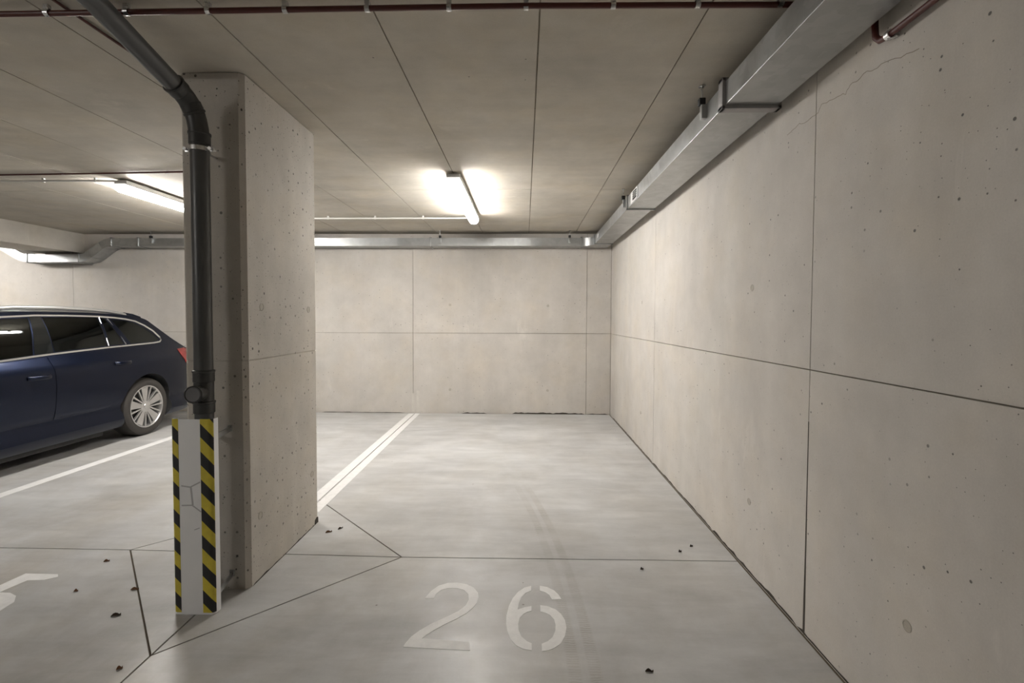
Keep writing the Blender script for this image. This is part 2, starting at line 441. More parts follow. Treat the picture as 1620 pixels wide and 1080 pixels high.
panels_y(wall_back, YB, 1, [XL, -9.25, -6.72, -4.17, -1.635, .898, XW - .002], ZS, M['wall'])
wall_left = tag(MB().box(XL - .3, XL, YF - .2, YB + .3, -.25, H + .25).build('wall_left', M['wall'], smooth=False), kind='structure')
wall_front = tag(MB().box(XL - .2, XW + .3, YF - .3, YF, -.25, H + .25).build('wall_front', M['wall'], smooth=False), kind='structure')

def plug(parent, c, n, r=.0155):
    c = Vector(c)
    MB().lathe([(r * 1.25, 0), (r * 1.25, .0012), (r * 1.02, .0018), (r * .98, .0006), (0, .0004)], c, n, 20).build('tie_hole', M['plug'], parent)
for p in [(XW, 2.70, 1.571), (XW, 2.687, .387), (XW, 1.577, .402), (XW, 5.2, 1.571), (XW, 5.2, .39)]: plug(wall_right, p, (-1, 0, 0))
for p in [(-1.09, YB, 1.59), (.337, YB, 1.58), (-1.09, YB, .35), (.337, YB, .345)]: plug(wall_back, p, (0, -1, 0))
# crack high on the right wall
cr = [(1.60, 2.262), (1.676, 2.275), (1.748, 2.298), (1.80, 2.296), (1.835, 2.309), (1.892, 2.3), (1.928, 2.301), (1.953, 2.281), (2.003, 2.294), (2.055, 2.297), (2.107, 2.306), (2.13, 2.285), (2.173, 2.281), (2.235, 2.278), (2.27, 2.29), (2.322, 2.284), (2.40, 2.27)]
cr2 = []
for (a, b), (c, d) in zip(cr, cr[1:]):
    for k in range(3):
        t = k / 3; cr2.append((a + (c - a) * t, b + (d - b) * t + random.uniform(-.004, .004)))
mb = MB()
up = [(y, z + .0011) for y, z in cr2]; dn = [(y, z - .0011) for y, z in cr2]
mb.poly_prism(up + dn[::-1], XW - .0006, XW + .001, 'x'); mb.build('crack', M['groove'], wall_right, smooth=False)
# ragged dark gap where the floor meets the walls
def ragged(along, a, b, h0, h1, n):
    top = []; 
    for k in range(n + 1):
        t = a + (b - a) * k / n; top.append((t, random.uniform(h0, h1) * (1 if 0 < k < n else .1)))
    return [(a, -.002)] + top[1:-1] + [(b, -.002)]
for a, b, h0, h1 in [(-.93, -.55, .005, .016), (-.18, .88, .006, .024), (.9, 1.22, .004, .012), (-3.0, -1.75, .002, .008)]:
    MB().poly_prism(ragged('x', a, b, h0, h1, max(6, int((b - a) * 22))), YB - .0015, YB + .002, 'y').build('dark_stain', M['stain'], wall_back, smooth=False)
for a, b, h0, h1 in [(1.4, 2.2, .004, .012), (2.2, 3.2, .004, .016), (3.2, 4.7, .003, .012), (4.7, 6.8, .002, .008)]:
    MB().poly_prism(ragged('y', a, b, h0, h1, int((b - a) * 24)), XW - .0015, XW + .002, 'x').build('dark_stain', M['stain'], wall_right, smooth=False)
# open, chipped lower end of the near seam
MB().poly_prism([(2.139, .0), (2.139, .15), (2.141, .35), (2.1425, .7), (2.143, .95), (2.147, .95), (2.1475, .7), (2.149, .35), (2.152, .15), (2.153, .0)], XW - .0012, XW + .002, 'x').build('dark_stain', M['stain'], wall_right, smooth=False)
# over-sprayed line ends on the back wall
MB().box(-1.655, -1.62, YB - .0008, YB + .002, .0, .29).build('paint_streak', M['faint_paint'], wall_back, smooth=False)
MB().box(-1.585, -1.545, YB - .0008, YB + .002, .0, .33).build('paint_streak', M['faint_paint'], wall_back, smooth=False)

# ------------------------------------------------------------------ ceiling with formwork panels, beam
ceiling = tag(MB().box(XL - .2, XW + .3, YF - .2, YB + .3, H + .008, H + .25).build('ceiling', M['groove'], smooth=False), kind='structure')
xs = [.055 + .662 * k for k in range(-18, 2)]
xs = [XL] + xs + [XW]
yrows = [YF, -6.4, -2.9, .98, 4.63, YB]
for x0, x1 in zip(xs, xs[1:]):
    for y0, y1 in zip(yrows, yrows[1:]):
        dz = random.uniform(0, .0012)
        MB().box(x0 + .0034, x1 - .0034, y0 + .003, y1 - .003, H + dz, H + .008).build('panel', M['ceil'], ceiling, smooth=False)
MB().box(-7.15, -6.53, YF, YB, 2.335, H + .01, .006).build('beam', M['beam'], ceiling)

# ------------------------------------------------------------------ pillar
px0, px1, py0, py1 = -1.735, -1.41, 2.41, 3.235
pillar = thing('concrete_pillar', 'square-edged raw concrete pillar pitted with air holes, left of the empty bay', 'pillar', (-1.57, 2.82, 0))
def foot(d=0, c=.022):
    return [(px0 + c + d * .4, py0 + d), (px1 - c - d * .4, py0 + d), (px1 - d, py0 + c + d * .4), (px1 - d, py1 - .012), (px1 - .012, py1 - d), (px0 + .012, py1 - d), (px0 + d, py1 - .012), (px0 + d, py0 + c + d * .4)]
mb = MB(); rings = []
for z, d in [(0, 0), (ZJ - .0035, 0), (ZJ - .002, .004), (ZJ + .002, .004), (ZJ + .0035, 0), (H - .003, 0)]:
    rings.append([mb.bm.verts.new((x, y, z)) for x, y in foot(d)])
for A, B in zip(rings, rings[1:]):
    for k in range(8): mb.bm.faces.new((A[k], A[(k + 1) % 8], B[(k + 1) % 8], B[k]))
mb.bm.faces.new(rings[0]); mb.bm.faces.new(rings[-1])
mb.build('shaft', M['pillar'], pillar, smooth=False)
for y, z in [(2.56, 1.455), (3.12, 1.45), (2.52, .34), (3.15, .36)]: plug(pillar, (px1, y, z), (1, 0, 0), .017)
MB().poly_prism([(3.18, 0), (3.185, .03), (3.21, .042), (3.235, .036), (3.236, 0)], px1 - .004, px1 + .0015, 'x').build('dark_chip', M['stain'], pillar, smooth=False)
MB().poly_prism(ragged('y', 2.43, 3.2, .003, .011, 22), px1 - .004, px1 + .0012, 'x').build('dark_chip', M['stain'], pillar, smooth=False)

# ------------------------------------------------------------------ drain pipe
PX, PY = -1.55, 2.29
drain = thing('drain_pipe', 'dark grey plastic drain pipe running down the front of the pillar', 'pipe', (PX, PY, 0))
MB().tube([(PX, PY, .003), (PX, PY, .96)], .041, 28).build('pipe_length', M['pvc'], drain)
MB().tube([(PX, PY, 1.12), (PX, PY, 2.24)], .041, 28).build('pipe_length', M['pvc'], drain)
MB().tube([(-1.588, 2.185, 2.448), (-1.583, 1.77, 2.556), (-1.577, 1.62, 2.57), (-1.55, -3.0, 2.575)], .041, 28).build('pipe_length', M['pvc'], drain)
# two bends with sockets
el = []
for k in range(9):
    t = k / 8
    p0, p1, p2, p3 = Vector((PX, PY, 2.20)), Vector((PX, PY, 2.345)), Vector((-1.580, 2.30, 2.415)), Vector((-1.588, 2.17, 2.452))
    el.append(p0 * (1 - t) ** 3 + p1 * 3 * t * (1 - t) ** 2 + p2 * 3 * t * t * (1 - t) + p3 * t ** 3)
bend = MB().tube(el, .0432, 24).build('bend', M['pvc_dark'], drain)
def collar(p, q, r, name='socket', parent=drain, mat=None):
    p, q = Vector(p), Vector(q); L = (q - p).length
    MB().lathe([(r - .004, 0), (r + .002, .002), (r + .002, .010), (r - .001, .013), (r - .001, L - .004), (r - .005, L)], p, q - p, 28).build(name, mat or M['pvc_dark'], parent)
collar((PX, PY, 2.275), (PX, PY, 2.215), .0472)
collar(el[4] + (el[4] - el[5]) * .3, el[5] + (el[5] - el[4]) * .3, .0465)
collar(el[8], el[7] + (el[6] - el[7]) * .1, .0472)
collar((PX, PY, 1.145), (PX, PY, 1.085), .0472)
collar((PX, PY, .995), (PX, PY, .935), .0472)
tee = MB().tube([(PX, PY, .95), (PX, PY, 1.13)], .0432, 28).build('tee', M['pvc_dark'], drain)
ax = Vector((.12, -1, .03)).normalized(); tc = Vector((PX, PY, 1.036))
MB().lathe([(.036, .025), (.036, .062), (.041, .064), (.041, .094), (.038, .097), (.036, .097), (.035, .093)], tc, ax, 32).build('branch', M['pvc_dark'], tee)
MB().lathe([(.0345, .08), (.0345, .0945), (.031, .0965), (.025, .0955), (0, .0955)], tc, ax, 32).build('cleanout_cap', M['pvc_cap'], tee)
clampz = 2.195
cl = MB().lathe([(.0425, -.010), (.0465, -.010), (.0465, .010), (.0425, .010)], (PX, PY, clampz), (0, 0, 1), 32, closed=True).build('pipe_clamp', M['zinc'], drain)
for sx in (-1, 1):
    MB().box(PX + sx * .056 - .013, PX + sx * .056 + .013, PY - .006, PY + .006, clampz - .011, clampz + .011, .002).build('clamp_lug', M['zinc'], cl)
    MB().lathe([(.0055, -.022), (.0055, .016), (.0085, .016), (.0085, .023), (0, .023)], (PX + sx * .060, PY, clampz), (0, -1, 0), 10).build('screw', M['zinc'], cl)
MB().tube([(PX, PY + .046, clampz), (PX, py0, clampz)], .005, 10).build('threaded_rod', M['zinc'], cl)

# ------------------------------------------------------------------ guard round the pipe's foot
guard = thing('pipe_guard', 'grey sheet metal guard edged with yellow and black tape, at the pillar foot', 'guard', (-1.532, 2.2, 0))
def arcpts(cx, cy, r, a0, a1, n): return [(cx + r * math.cos(a0 + (a1 - a0) * k / n), cy + r * math.sin(a0 + (a1 - a0) * k / n)) for k in range(n + 1)]
gx0, gx1, gy, gb, rd = -1.646, -1.450, 2.19, 2.238, .020
def uprof(off):
    o = [(gx0 - off, gb)]
    o += [(gx0 + rd + (rd + off) * math.cos(a), gy + rd + (rd + off) * math.sin(a)) for a in [PI + PI / 2 * k / 6 for k in range(7)]]
    o += [(gx1 - rd + (rd + off) * math.cos(a), gy + rd + (rd + off) * math.sin(a)) for a in [-PI / 2 + PI / 2 * k / 6 for k in range(7)]]
    o += [(gx1 + off, gb)]
    return o
MB().poly_prism(uprof(0) + uprof(-.003)[::-1], .002, .925).build('guard_plate', M['guard'], guard)
def tape(sub, ox, z0, name='hazard_tape'):
    A = [uprof(.0011)[i] if isinstance(i, int) else i for i in sub]; B = [uprof(-.0004)[i] if isinstance(i, int) else (i[0], i[1] + .0015) for i in sub]
    MB().poly_prism(A + B[::-1], .012, .927).build(name, M['tape'], guard, origin=(ox, gy, z0))
yf = gy - .0011
tape([2, 3, 4, 5, 6, 7, (gx0 + .038, yf)], gx0, .906)
tape([(gx1 - .054, yf), 8, 9, 10, 11, 12, 13], -1.504, .906)
zb_ = [(.085, .087), (.834, .851)]
for zg, zp in zb_:
    for sx, xg, xp in ((1, gx1 - .006, -1.492), (-1, gx0 + .006, -1.60)):
        br = MB().poly_prism([(xg, 2.215), (xg, 2.237), (xp, py0 + .001), (xp - sx * .004, py0 + .001), (xg - sx * .004, 2.215)], zg - .013, zg + .013).build('bracket', M['galv'], guard, smooth=False)
        MB().box(xp - .02, xp + .004, py0 - .004, py0, zg - .016, zg + .016).build('bracket_foot', M['galv'], br, smooth=False)
        MB().lathe([(.009, 0), (.009, .007), (.005, .007), (.005, .016), (0, .016)], (xp - .006 * sx, py0 - .004, zg), (0, -1, 0), 6).build('bolt', M['zinc'], br, smooth=False)
def grey_line(pts, wd=.006):  # thin flat grey lines on the front of the guard plate
    for a, b in zip(pts, pts[1:]):
        strip(a, b, wd, yf + .0006, yf + .0015, 'grey_mark', M['grey_line'], guard, 'y')
grey_line([(-1.598, .613), (-1.556, .607), (-1.508, .632)]); grey_line([(-1.553, .607), (-1.545, .523)], .008); grey_line([(-1.598, .520), (-1.548, .522), (-1.506, .491)])
grey_line([(-1.54, .405), (-1.515, .415)], .004)

# ------------------------------------------------------------------ ventilation duct
DXL, DXR, DZ0, DZ1 = .945, 1.19, 2.41, 2.522
duct = thing('ventilation_duct', 'galvanised rectangular air duct under the ceiling along the right and back walls', 'duct', (1.06, 2.4, 2.41))
def sect_y(y0, y1, dxr=DXR):
    return MB().box(DXL, dxr, y0, y1, DZ0, DZ1, .0025).build('duct_section', M['galv'], duct, smooth=False)
sect_y(-6.5, -1.2); sect_y(-1.2, 2.365); s2 = sect_y(2.375, 4.52, DXR - .002); sect_y(4.53, 6.58, DXR - .012)
def flange_y(y, mat, t=.03, pr=.016, dxr=DXR):
    for nm, b in (('flange', (DXL - pr, DXL + .001, y - t / 2, y + t / 2, DZ0 - pr, DZ1 + pr)),
                  ('flange', (DXL - pr, dxr + pr, y - t / 2, y + t / 2, DZ0 - pr, DZ0 + .001)),
                  ('flange', (dxr - .001, dxr + pr, y - t / 2, y + t / 2, DZ0 - pr, DZ1 + pr)),
                  ('flange', (DXL - pr, dxr + pr, y - t / 2, y + t / 2, DZ1 - .001, DZ1 + pr))):
        MB().box(*b, .003).build(nm, mat, duct)
flange_y(2.37, M['galv_dull'], .05, .017); flange_y(4.525, M['galv'], .026, .014, DXR - .008); flange_y(6.60, M['galv'], .024, .012, DXR - .014)
flange_y(-1.2, M['galv_dull'], .04, .017)
# grille on the room side
gr = MB().box(DXL - .006, DXL + .001, 4.12, 4.37, DZ0 + .008, DZ1 - .006, .002).build('grille', M['grille_plate'], duct, smooth=False)
MB().box(DXL - .0075, DXL - .005, 4.15, 4.29, DZ0 + .02, DZ1 - .018).build('opening', M['grille_dark'], gr, smooth=False)
for k in range(3):
    z = DZ0 + .036 + k * .018
    MB().box(DXL - .0105, DXL - .006, 4.15, 4.29, z, z + .0055).build('slat', M['galv'], gr, smooth=False)
MB().box(DXL - .002, DXL + .001, 6.30, 6.40, DZ0 + .04, DZ0 + .085).build('sticker', M['sticker'], duct, smooth=False)
# corner elbow (inside curve seen from the bay)
BY0, BY1 = 6.80, 7.03
cxe, cye, re_ = .80, 6.655, .145
inner = arcpts(cxe, cye, re_, 0, PI / 2, 10)
inner = [(DXL, 6.60)] + [(x, y) for x, y in inner] + [(.79, BY0)]
outer = [(.79, BY1), (DXR - .014, BY1), (DXR - .014, 6.60)]
MB().poly_prism(inner + outer, DZ0, DZ1).build('duct_elbow', M['galv'], duct, sharp=30)
def sect_x(x0, x1, n):
    mb = MB(); prof = []
    for k in range(n + 1):
        x = x0 + (x1 - x0) * k / n
        prof.append((x, BY0 + (random.uniform(-.0035, .0035) if 0 < k < n else 0)))
    mb.poly_prism(prof + [(x1, BY1), (x0, BY1)], DZ0, DZ1)
    return mb.build('duct_section', M['galv'], duct, smooth=False)
sect_x(-1.325, .785, 9); sect_x(-3.45, -1.335, 9); sect_x(-5.52, -3.46, 7)
def flange_x(x, mat, t=.022, pr=.012, z0=DZ0, z1=DZ1):
    for b in ((x - t / 2, x + t / 2, BY0 - pr, BY0 + .001, z0 - pr, z1 + pr), (x - t / 2, x + t / 2, BY0 - pr, BY1, z0 - pr, z0 + .001), (x - t / 2, x + t / 2, BY0 - pr, BY1, z1 - .001, z1 + pr)):
        MB().box(*b, .002).build('flange', mat, duct)
for x in (.785, -1.33, -3.455, -5.525, -5.92): flange_x(x, M['galv'])
# drop under the beam on the left
RP = [(-.115, -.056), (.115, -.056), (.115, .056), (-.115, .056)]
ym, zc = (BY0 + BY1) / 2, (DZ0 + DZ1) / 2
def sweep(pts):
    mb = MB(); mb.ring_sweep([(x, ym, z) for x, z in pts], RP); return mb.build('duct_section', M['galv'], duct, smooth=False)
sweep([(-5.53, zc), (-5.92, zc)])
zl = 2.238
sweep([(-5.92, zc), (-6.0, zc - .014), (-6.07, zc - .05)]); sweep([(-6.07, zc - .05), (-6.24, zl + .055)]); sweep([(-6.24, zl + .055), (-6.31, zl + .015), (-6.40, zl)])
sweep([(-6.40, zl), (-7.16, zl)]); sweep([(-7.16, zl), (-7.24, zl + .012), (-7.31, zl + .045)]); sweep([(-7.31, zl + .045), (-7.52, zc - .06)]); sweep([(-7.52, zc - .06), (-7.64, zc), (-9.5, zc), (-11.6, zc)])
for x in (-6.40, -7.16): flange_x(x, M['galv'], .022, .012, zl - .056, zl + .056)
def hanger(x, y, along):
    mb = MB().tube([(x, y, DZ1 - .03), (x, y, H)], .004, 8); mb.box(x - .014, x + .014, y - .014, y + .014, H - .006, H, .001)
    h = mb.build('hanger', M['zinc'], duct)
    MB().box(x - .016, x + .016, y - .016, y + .016, DZ1 - .005, DZ1 + .03, .003).build('rubber_damper', M['black'], h)
    if along == 'y': MB().box(x - .004, x + .026, y - .015, y + .015, DZ1 - .075, DZ1 - .003, .001).build('hanger_plate', M['galv'], h)
    else: MB().box(x - .015, x + .015, y - .004, y + .02, DZ1 - .075, DZ1 - .003, .001).build('hanger_plate', M['galv'], h)
for y in (2.60, 4.62, .2): hanger(DXL - .022, y, 'y')
for x in (-1.19, .62, -3.3, -5.32): hanger(x, BY0 - .018, 'x')
for x in (-6.62, -7.0):
    MB().tube([(x, ym, zl + .054), (x, ym, 2.336)], .004, 8).build('hanger', M['zinc'], duct)

# ------------------------------------------------------------------ lamps
lamp0 = thing('ceiling_lamp', 'lit white tube lamp on the ceiling over the empty bay', 'lamp', (-.60, 4.87, H))
lx, ly, lz = lamp0.location; L2 = .82
MB().box(lx - .058, lx + .058, ly - L2, ly + L2, H - .062, H - .018, .008).build('lamp_housing', M['lamp_body'], lamp0)
pr = [(-.054, -.060), (-.055, -.074), (-.049, -.098), (-.031, -.116), (0, -.123), (.031, -.116), (.049, -.098), (.055, -.074), (.054, -.060)]
mb = MB(); mb.poly_prism([(lx + a, H + b) for a, b in pr], ly - L2 + .012, ly + L2 - .012, 'y'); mb.build('lamp_diffuser', M['lamp'], lamp0)
pe = [(a * 1.03, b * 1.015) for a, b in pr]
for s_ in (-1, 1):
    a, b = sorted((ly + s_ * (L2 - .013), ly + s_ * (L2 + .012)))
    MB().poly_prism([(lx + p, H + q + .006) for p, q in pe], a, b, 'y').build('end_cap', M['lamp_cap'], lamp0)
    MB().box(lx - .02, lx + .02, ly + s_ * .55 - .03, ly + s_ * .55 + .03, H - .02, H, .002).build('mounting_foot', M['lamp_body'], lamp0)
LG = 'ceiling tube lamps'
lamp0['group'] = LG
def lamp_at(x, y, label, rz=0):
    c = copy_tree(lamp0); c.location = (x, y, H); c.rotation_euler.z = rz; c['label'] = label
    return c
lamp_at(-3.56, 5.02, 'lit white tube lamp partly hidden behind the pillar, above the parked car side')
lamp_at(-8.2, 5.5, 'lit tube lamp on the ceiling beyond the beam, left of the car', PI / 2)
lamp_at(-4.6, -1.5, 'lit tube lamp over the driving lane, behind the camera to the left')

# ------------------------------------------------------------------ conduits and red pipes
def conduit(name, label, cat, path, r, mat, clips, clipmat, group=None, clip_r=1.3, axis=(1, 0, 0), clip_len=.009):
    base = thing(name, label, cat, path[0], group)
    MB().tube(path, r, 12).build('tube', mat, base)
    for c in clips:
        c = Vector(c); a = Vector(axis)
        k = MB().lathe([(r * 1.02, -clip_len), (r * clip_r, -clip_len), (r * clip_r, clip_len), (r * 1.02, clip_len)], c, a, 16, closed=True).build('clip', clipmat, base)
        ht = H - c.z - r * 1.02
        sx, sy = (clip_len, r * .9) if abs(a.x) > .5 else (r * .9, clip_len)
        if ht > .003: MB().box(c.x - sx, c.x + sx, c.y - sy, c.y + sy, H - ht, H).build('clip_foot', clipmat, k, smooth=False)
    return base
conduit('cable_conduit', 'white cable conduit on the ceiling from behind the pillar to the bay lamp', 'conduit',
        [(-3.2, 5.80, 2.59), (-.70, 5.795, 2.59), (-.62, 5.75, 2.585), (-.60, 5.69, 2.58)], .010, M['white_plastic'], [(x, 5.80, 2.59) for x in (-2.37, -1.80, -1.22)], M['white_plastic'])
conduit('cable_conduit', 'white cable conduit on the ceiling above the car, ending at the half hidden lamp', 'conduit',
        [(-6.5, 4.20, 2.595), (-3.85, 4.20, 2.595), (-3.62, 4.205, 2.592), (-3.57, 4.22, 2.585)], .010, M['white_plastic'], [(x, 4.20, 2.595) for x in (-4.25, -3.78, -4.85)], M['white_plastic'])
zr = 2.589
rp = conduit('sprinkler_pipe', 'dark red pipe in silver clips crossing the ceiling and turning along the right wall', 'pipe',
        [(-6.4, 1.90, zr), (-2.07, 1.892, zr), (0, 1.884, zr), (1.16, 1.90, zr), (1.205, 1.885, zr - .006), (1.222, 1.84, zr - .012), (1.222, 1.785, zr - .03), (1.222, 1.765, zr - .06), (1.222, 1.762, 2.43), (1.222, 1.757, 2.385), (1.222, 1.735, 2.362), (1.222, 1.70, 2.356), (1.222, -4.0, 2.352)], .0105, M['red'],
        [(x, 1.888, zr) for x in (-1.876, -1.558, -1.234, -.931, -.611, -.295, 0, .331, .649, .958, -2.2, -2.52)], M['zinc'])
for y in (1.69, 1.2, .7):
    k = MB().lathe([(.0118, -.010), (.0155, -.010), (.0155, .010), (.0118, .010)], (1.222, y, 2.356), (0, 1, 0), 16, closed=True).build('clip', M['zinc'], rp)
    MB().box(1.236, XW - .0022, y - .010, y + .010, 2.348, 2.364).build('clip_foot', M['zinc'], k, smooth=False)
conduit('alarm_cable', 'thin red cable running along the ceiling beside the pillar, behind the drain pipe', 'cable',
        [(-1.806, -3.0, 2.609), (-1.806, 3.99, 2.609)], .006, M['red'], [], M['zinc'])
conduit('alarm_cable', 'thin red cable across the ceiling just before the half hidden lamp', 'cable',
        [(-6.5, 4.10, 2.607), (-4.49, 4.06, 2.607), (-3.35, 4.02, 2.607), (-2.85, 3.995, 2.607), (-1.82, 3.99, 2.607)], .007, M['red'], [(x, 4.0575 - .033 * (x + 4.35) , 2.607) for x in (-3.92, -3.0)], M['zinc'])

# ------------------------------------------------------------------ the parked estate car
CX, YR, W = -5.37, 6.69, .93
car = thing('estate_car', 'dark blue estate car with silver roof rails parked beside the pillar', 'car', (CX, YR - 2.43, 0))
def interp(x, tab):
    if x <= tab[0][0]: return tab[0][1]
    if x >= tab[-1][0]: return tab[-1][1]
    for i in range(len(tab) - 1):
        (a, b), (c, d) = tab[i], tab[i + 1]
        if a <= x <= c:
            # monotone cubic (Fritsch-Carlson-like)
            def sl(j): return (tab[j + 1][1] - tab[j][1]) / (tab[j + 1][0] - tab[j][0])
            def m(j):
                if j == 0: return sl(0)
                if j == len(tab) - 1: return sl(j - 1)
                p, q = sl(j - 1), sl(j)
                return 0 if p * q <= 0 else 2 * p * q / (p + q)
            h = c - a; t = (x - a) / h
            return (2 * t ** 3 - 3 * t * t + 1) * b + (t ** 3 - 2 * t * t + t) * h * m(i) + (-2 * t ** 3 + 3 * t * t) * d + (t ** 3 - t * t) * h * m(i + 1)
QT = [(.15, .90), (.2, .955), (.25, .990), (.285, .992), (.40, .942), (.44, .960), (.6, .990), (.75, 1.0), (.84, .999), (.89, .990), (.955, .955), (1.0, .926), (1.1, .882), (1.2, .842), (1.3, .79), (1.4, .722), (1.46, .66)]
PT = [(0, .68), (.04, .77), (.1, .84), (.2, .90), (.35, .945), (.55, .972), (.8, .988), (1.2, 1), (3.5, 1), (4.2, .97), (4.5, .92), (4.7, .84), (4.8, .76), (4.86, .66)]
HT = [(0, .60), (.06, .76), (.12, .86), (.2, .94), (.36, 1.02), (.5, 1.10), (.66, 1.215), (.76, 1.30), (.83, 1.365), (.92, 1.395), (1.06, 1.415), (1.3, 1.432), (1.6, 1.445), (2.2, 1.447), (2.5, 1.432), (2.75, 1.40), (3.0, 1.325), (3.3, 1.175), (3.62, 1.01), (3.8, .965), (4.2, .915), (4.5, .84), (4.7, .74), (4.82, .60), (4.86, .50)]
CT = [(0, .05), (.3, .06), (.8, .05), (1.5, .045), (2.6, .045), (3.2, .06), (3.6, .05), (4.4, .07), (4.86, .06)]
def sy(s, z): return W * interp(z, QT) * interp(s, PT)
def zhi(s): return interp(s, HT)
def ztop(s): return zhi(s) + interp(s, CT)
def zlo(s): return .17 + .06 * max(0, 1 - s / .4) + .03 * max(0, (s - 4.3) / .5)
def carp(lat, s, z): return Vector((CX + lat, YR - s, z))

def car_loft(ss, off=0, zbot=None, nz=26):
    bm = bmesh.new(); rings = []
    for s_ in ss:
        zt = zhi(s_) - off; zb = (zbot if zbot is not None else zlo(s_))
        pts = []
        for k in range(nz + 1):
            z = zb + (zt - zb) * k / nz; pts.append((sy(s_, z + (off if k == nz else 0)) - off, z))
        yt = pts[-1][0]; cr_ = interp(s_, CT)
        for k in range(1, 7):
            y = yt * (1 - k / 6); pts.append((y, zt + cr_ * (1 - (y / yt) ** 2.4)))
        ring = [bm.verts.new(carp(y, s_, z)) for y, z in pts] + [bm.verts.new(carp(-y, s_, z)) for y, z in pts[-2::-1]]
        rings.append(ring)
    m = len(rings[0])
    for A, B in zip(rings, rings[1:]):
        for j in range(m): bm.faces.new((A[j], A[(j + 1) % m], B[(j + 1) % m], B[j]))
    bm.faces.new(rings[0]); bm.faces.new(rings[-1])
    bmesh.ops.recalc_face_normals(bm, faces=bm.faces)
    return bm
ss = [0, .03, .06, .09, .12, .16, .2, .25, .3, .36, .43, .5, .56, .62, .66, .7, .74, .78, .81, .84, .88, .92, .98] + [1.05 + .085 * k for k in range(37)] + [4.2, 4.3, 4.4, 4.5, 4.6, 4.7, 4.76, 4.8, 4.83, 4.86]
bm = car_loft(ss)
for f in bm.faces:
    c = f.calc_center_median(); s_ = YR - c.y; z = c.z
    if z > zhi(s_) + .004 and abs(c.x - CX) < sy(s_, zhi(s_)) * .93 and (3.02 < s_ < 3.62 or .40 < s_ < .78): f.material_index = 2
me = bpy.data.meshes.new('body'); bm.to_mesh(me); bm.free()
for m in (M['carpaint'], M['interior'], M['darkglass']): me.materials.append(m)
tmp = bpy.data.objects.new('body', me); COL.objects.link(tmp)
cut = []
def cutter(bm):
    for f in bm.faces: f.material_index = 1
    mm = bpy.data.meshes.new('cut'); bm.to_mesh(mm); bm.free()
    mm.materials.append(M['carpaint']); mm.materials.append(M['interior']); mm.materials.append(M['darkglass'])
    o = bpy.data.objects.new('cut', mm); COL.objects.link(o); cut.append(o)
    md = tmp.modifiers.new('b', 'BOOLEAN'); md.operation = 'DIFFERENCE'; md.object = o; md.solver = 'EXACT'
WIN = {
    'front': [(2.245, 1.385), (2.55, 1.372), (2.80, 1.325), (3.02, 1.245), (3.36, 1.04), (3.36, 1.005), (2.66, 1.022), (2.36, 1.042)],
    'rear': [(2.112, 1.392), (1.505, 1.389), (1.546, 1.085), (2.148, 1.058)],
    'small': [(1.468, 1.384), (1.412, 1.376), (1.318, 1.092), (1.522, 1.087)],
    'quarter': [(1.352, 1.368), (1.25, 1.362), (1.15, 1.35), (1.051, 1.325), (.94, 1.265), (.81, 1.165), (.78, 1.128), (.80, 1.108), (.894, 1.098), (1.23, 1.090)],
}
AX1, AX2, WR, WZ = 1.085, 3.925, .337, .337
for s_ in (AX1, AX2):
    for sd in (-1, 1):
        mb = MB(); mb.lathe([(.378, 0), (.378, .42)], carp(sd * .62, s_, WZ + .012), (sd, 0, 0), 48); bmesh.ops.recalc_face_normals(mb.bm, faces=mb.bm.faces); cutter(mb.bm)
cutter(car_loft([.9 + .1 * k for k in range(25)], .07, .79, 12))
for k_, poly in WIN.items():
    for sd in (-1, 1):
        mb = MB(); mb.poly_prism([(YR - s_, z) for s_, z in poly], CX + sd * .42, CX + sd * 1.1, 'x'); bmesh.ops.recalc_face_normals(mb.bm, faces=mb.bm.faces); cutter(mb.bm)
dg = bpy.context.evaluated_depsgraph_get()
me2 = bpy.data.meshes.new_from_object(tmp.evaluated_get(dg), depsgraph=dg); me2.name = 'body'
for o in cut + [tmp]:
    bpy.data.objects.remove(o, do_unlink=True)
me2.shade_smooth(); me2.set_sharp_from_angle(angle=math.radians(28))
body = bpy.data.objects.new('body', me2); COL.objects.link(body); body.parent = car; body.location = -car.location

def patch(poly, name, mat, parent, off=.004, th=.006, sd=1, step=.06):
    """a plate lying on the car's side surface; poly in (s, z)"""
    bm = bmesh.new()
    f = bm.faces.new([bm.verts.new((p[0], 0, p[1])) for p in poly])
    s0, s1 = min(p[0] for p in poly), max(p[0] for p in poly); z0, z1 = min(p[1] for p in poly), max(p[1] for p in poly)
    bmesh.ops.triangulate(bm, faces=bm.faces[:])
    for k in range(1, int((s1 - s0) / (step * 2)) + 1):
        bmesh.ops.bisect_plane(bm, geom=bm.verts[:] + bm.edges[:] + bm.faces[:], plane_co=(s0 + k * step * 2, 0, 0), plane_no=(1, 0, 0), dist=1e-5)
    for k in range(1, int((z1 - z0) / (step * .6)) + 1):
        bmesh.ops.bisect_plane(bm, geom=bm.verts[:] + bm.edges[:] + bm.faces[:], plane_co=(0, 0, z0 + k * step * .6), plane_no=(0, 0, 1), dist=1e-5)
    bmesh.ops.remove_doubles(bm, verts=bm.verts, dist=1e-5)
    bot = {}
    fs = bm.faces[:]; vs_ = bm.verts[:]; edges = [e for e in bm.edges if len(e.link_faces) == 1]
    for v in vs_: bot[v] = bm.verts.new(v.co)
    for f in fs: bm.faces.new([bot[v] for v in reversed(f.verts)])
    for e in edges: bm.faces.new((e.verts[0], e.verts[1], bot[e.verts[1]], bot[e.verts[0]]))
    for v in vs_:
        s_, z = v.co.x, v.co.z; y = sy(s_, z)
        v.co = carp(sd * (y + off), s_, z); bot[v].co = carp(sd * (y + off - th), s_, z)
    mb = MB(); mb.bm.free(); mb.bm = bm
    return mb.build(name, mat, parent, sharp=30)
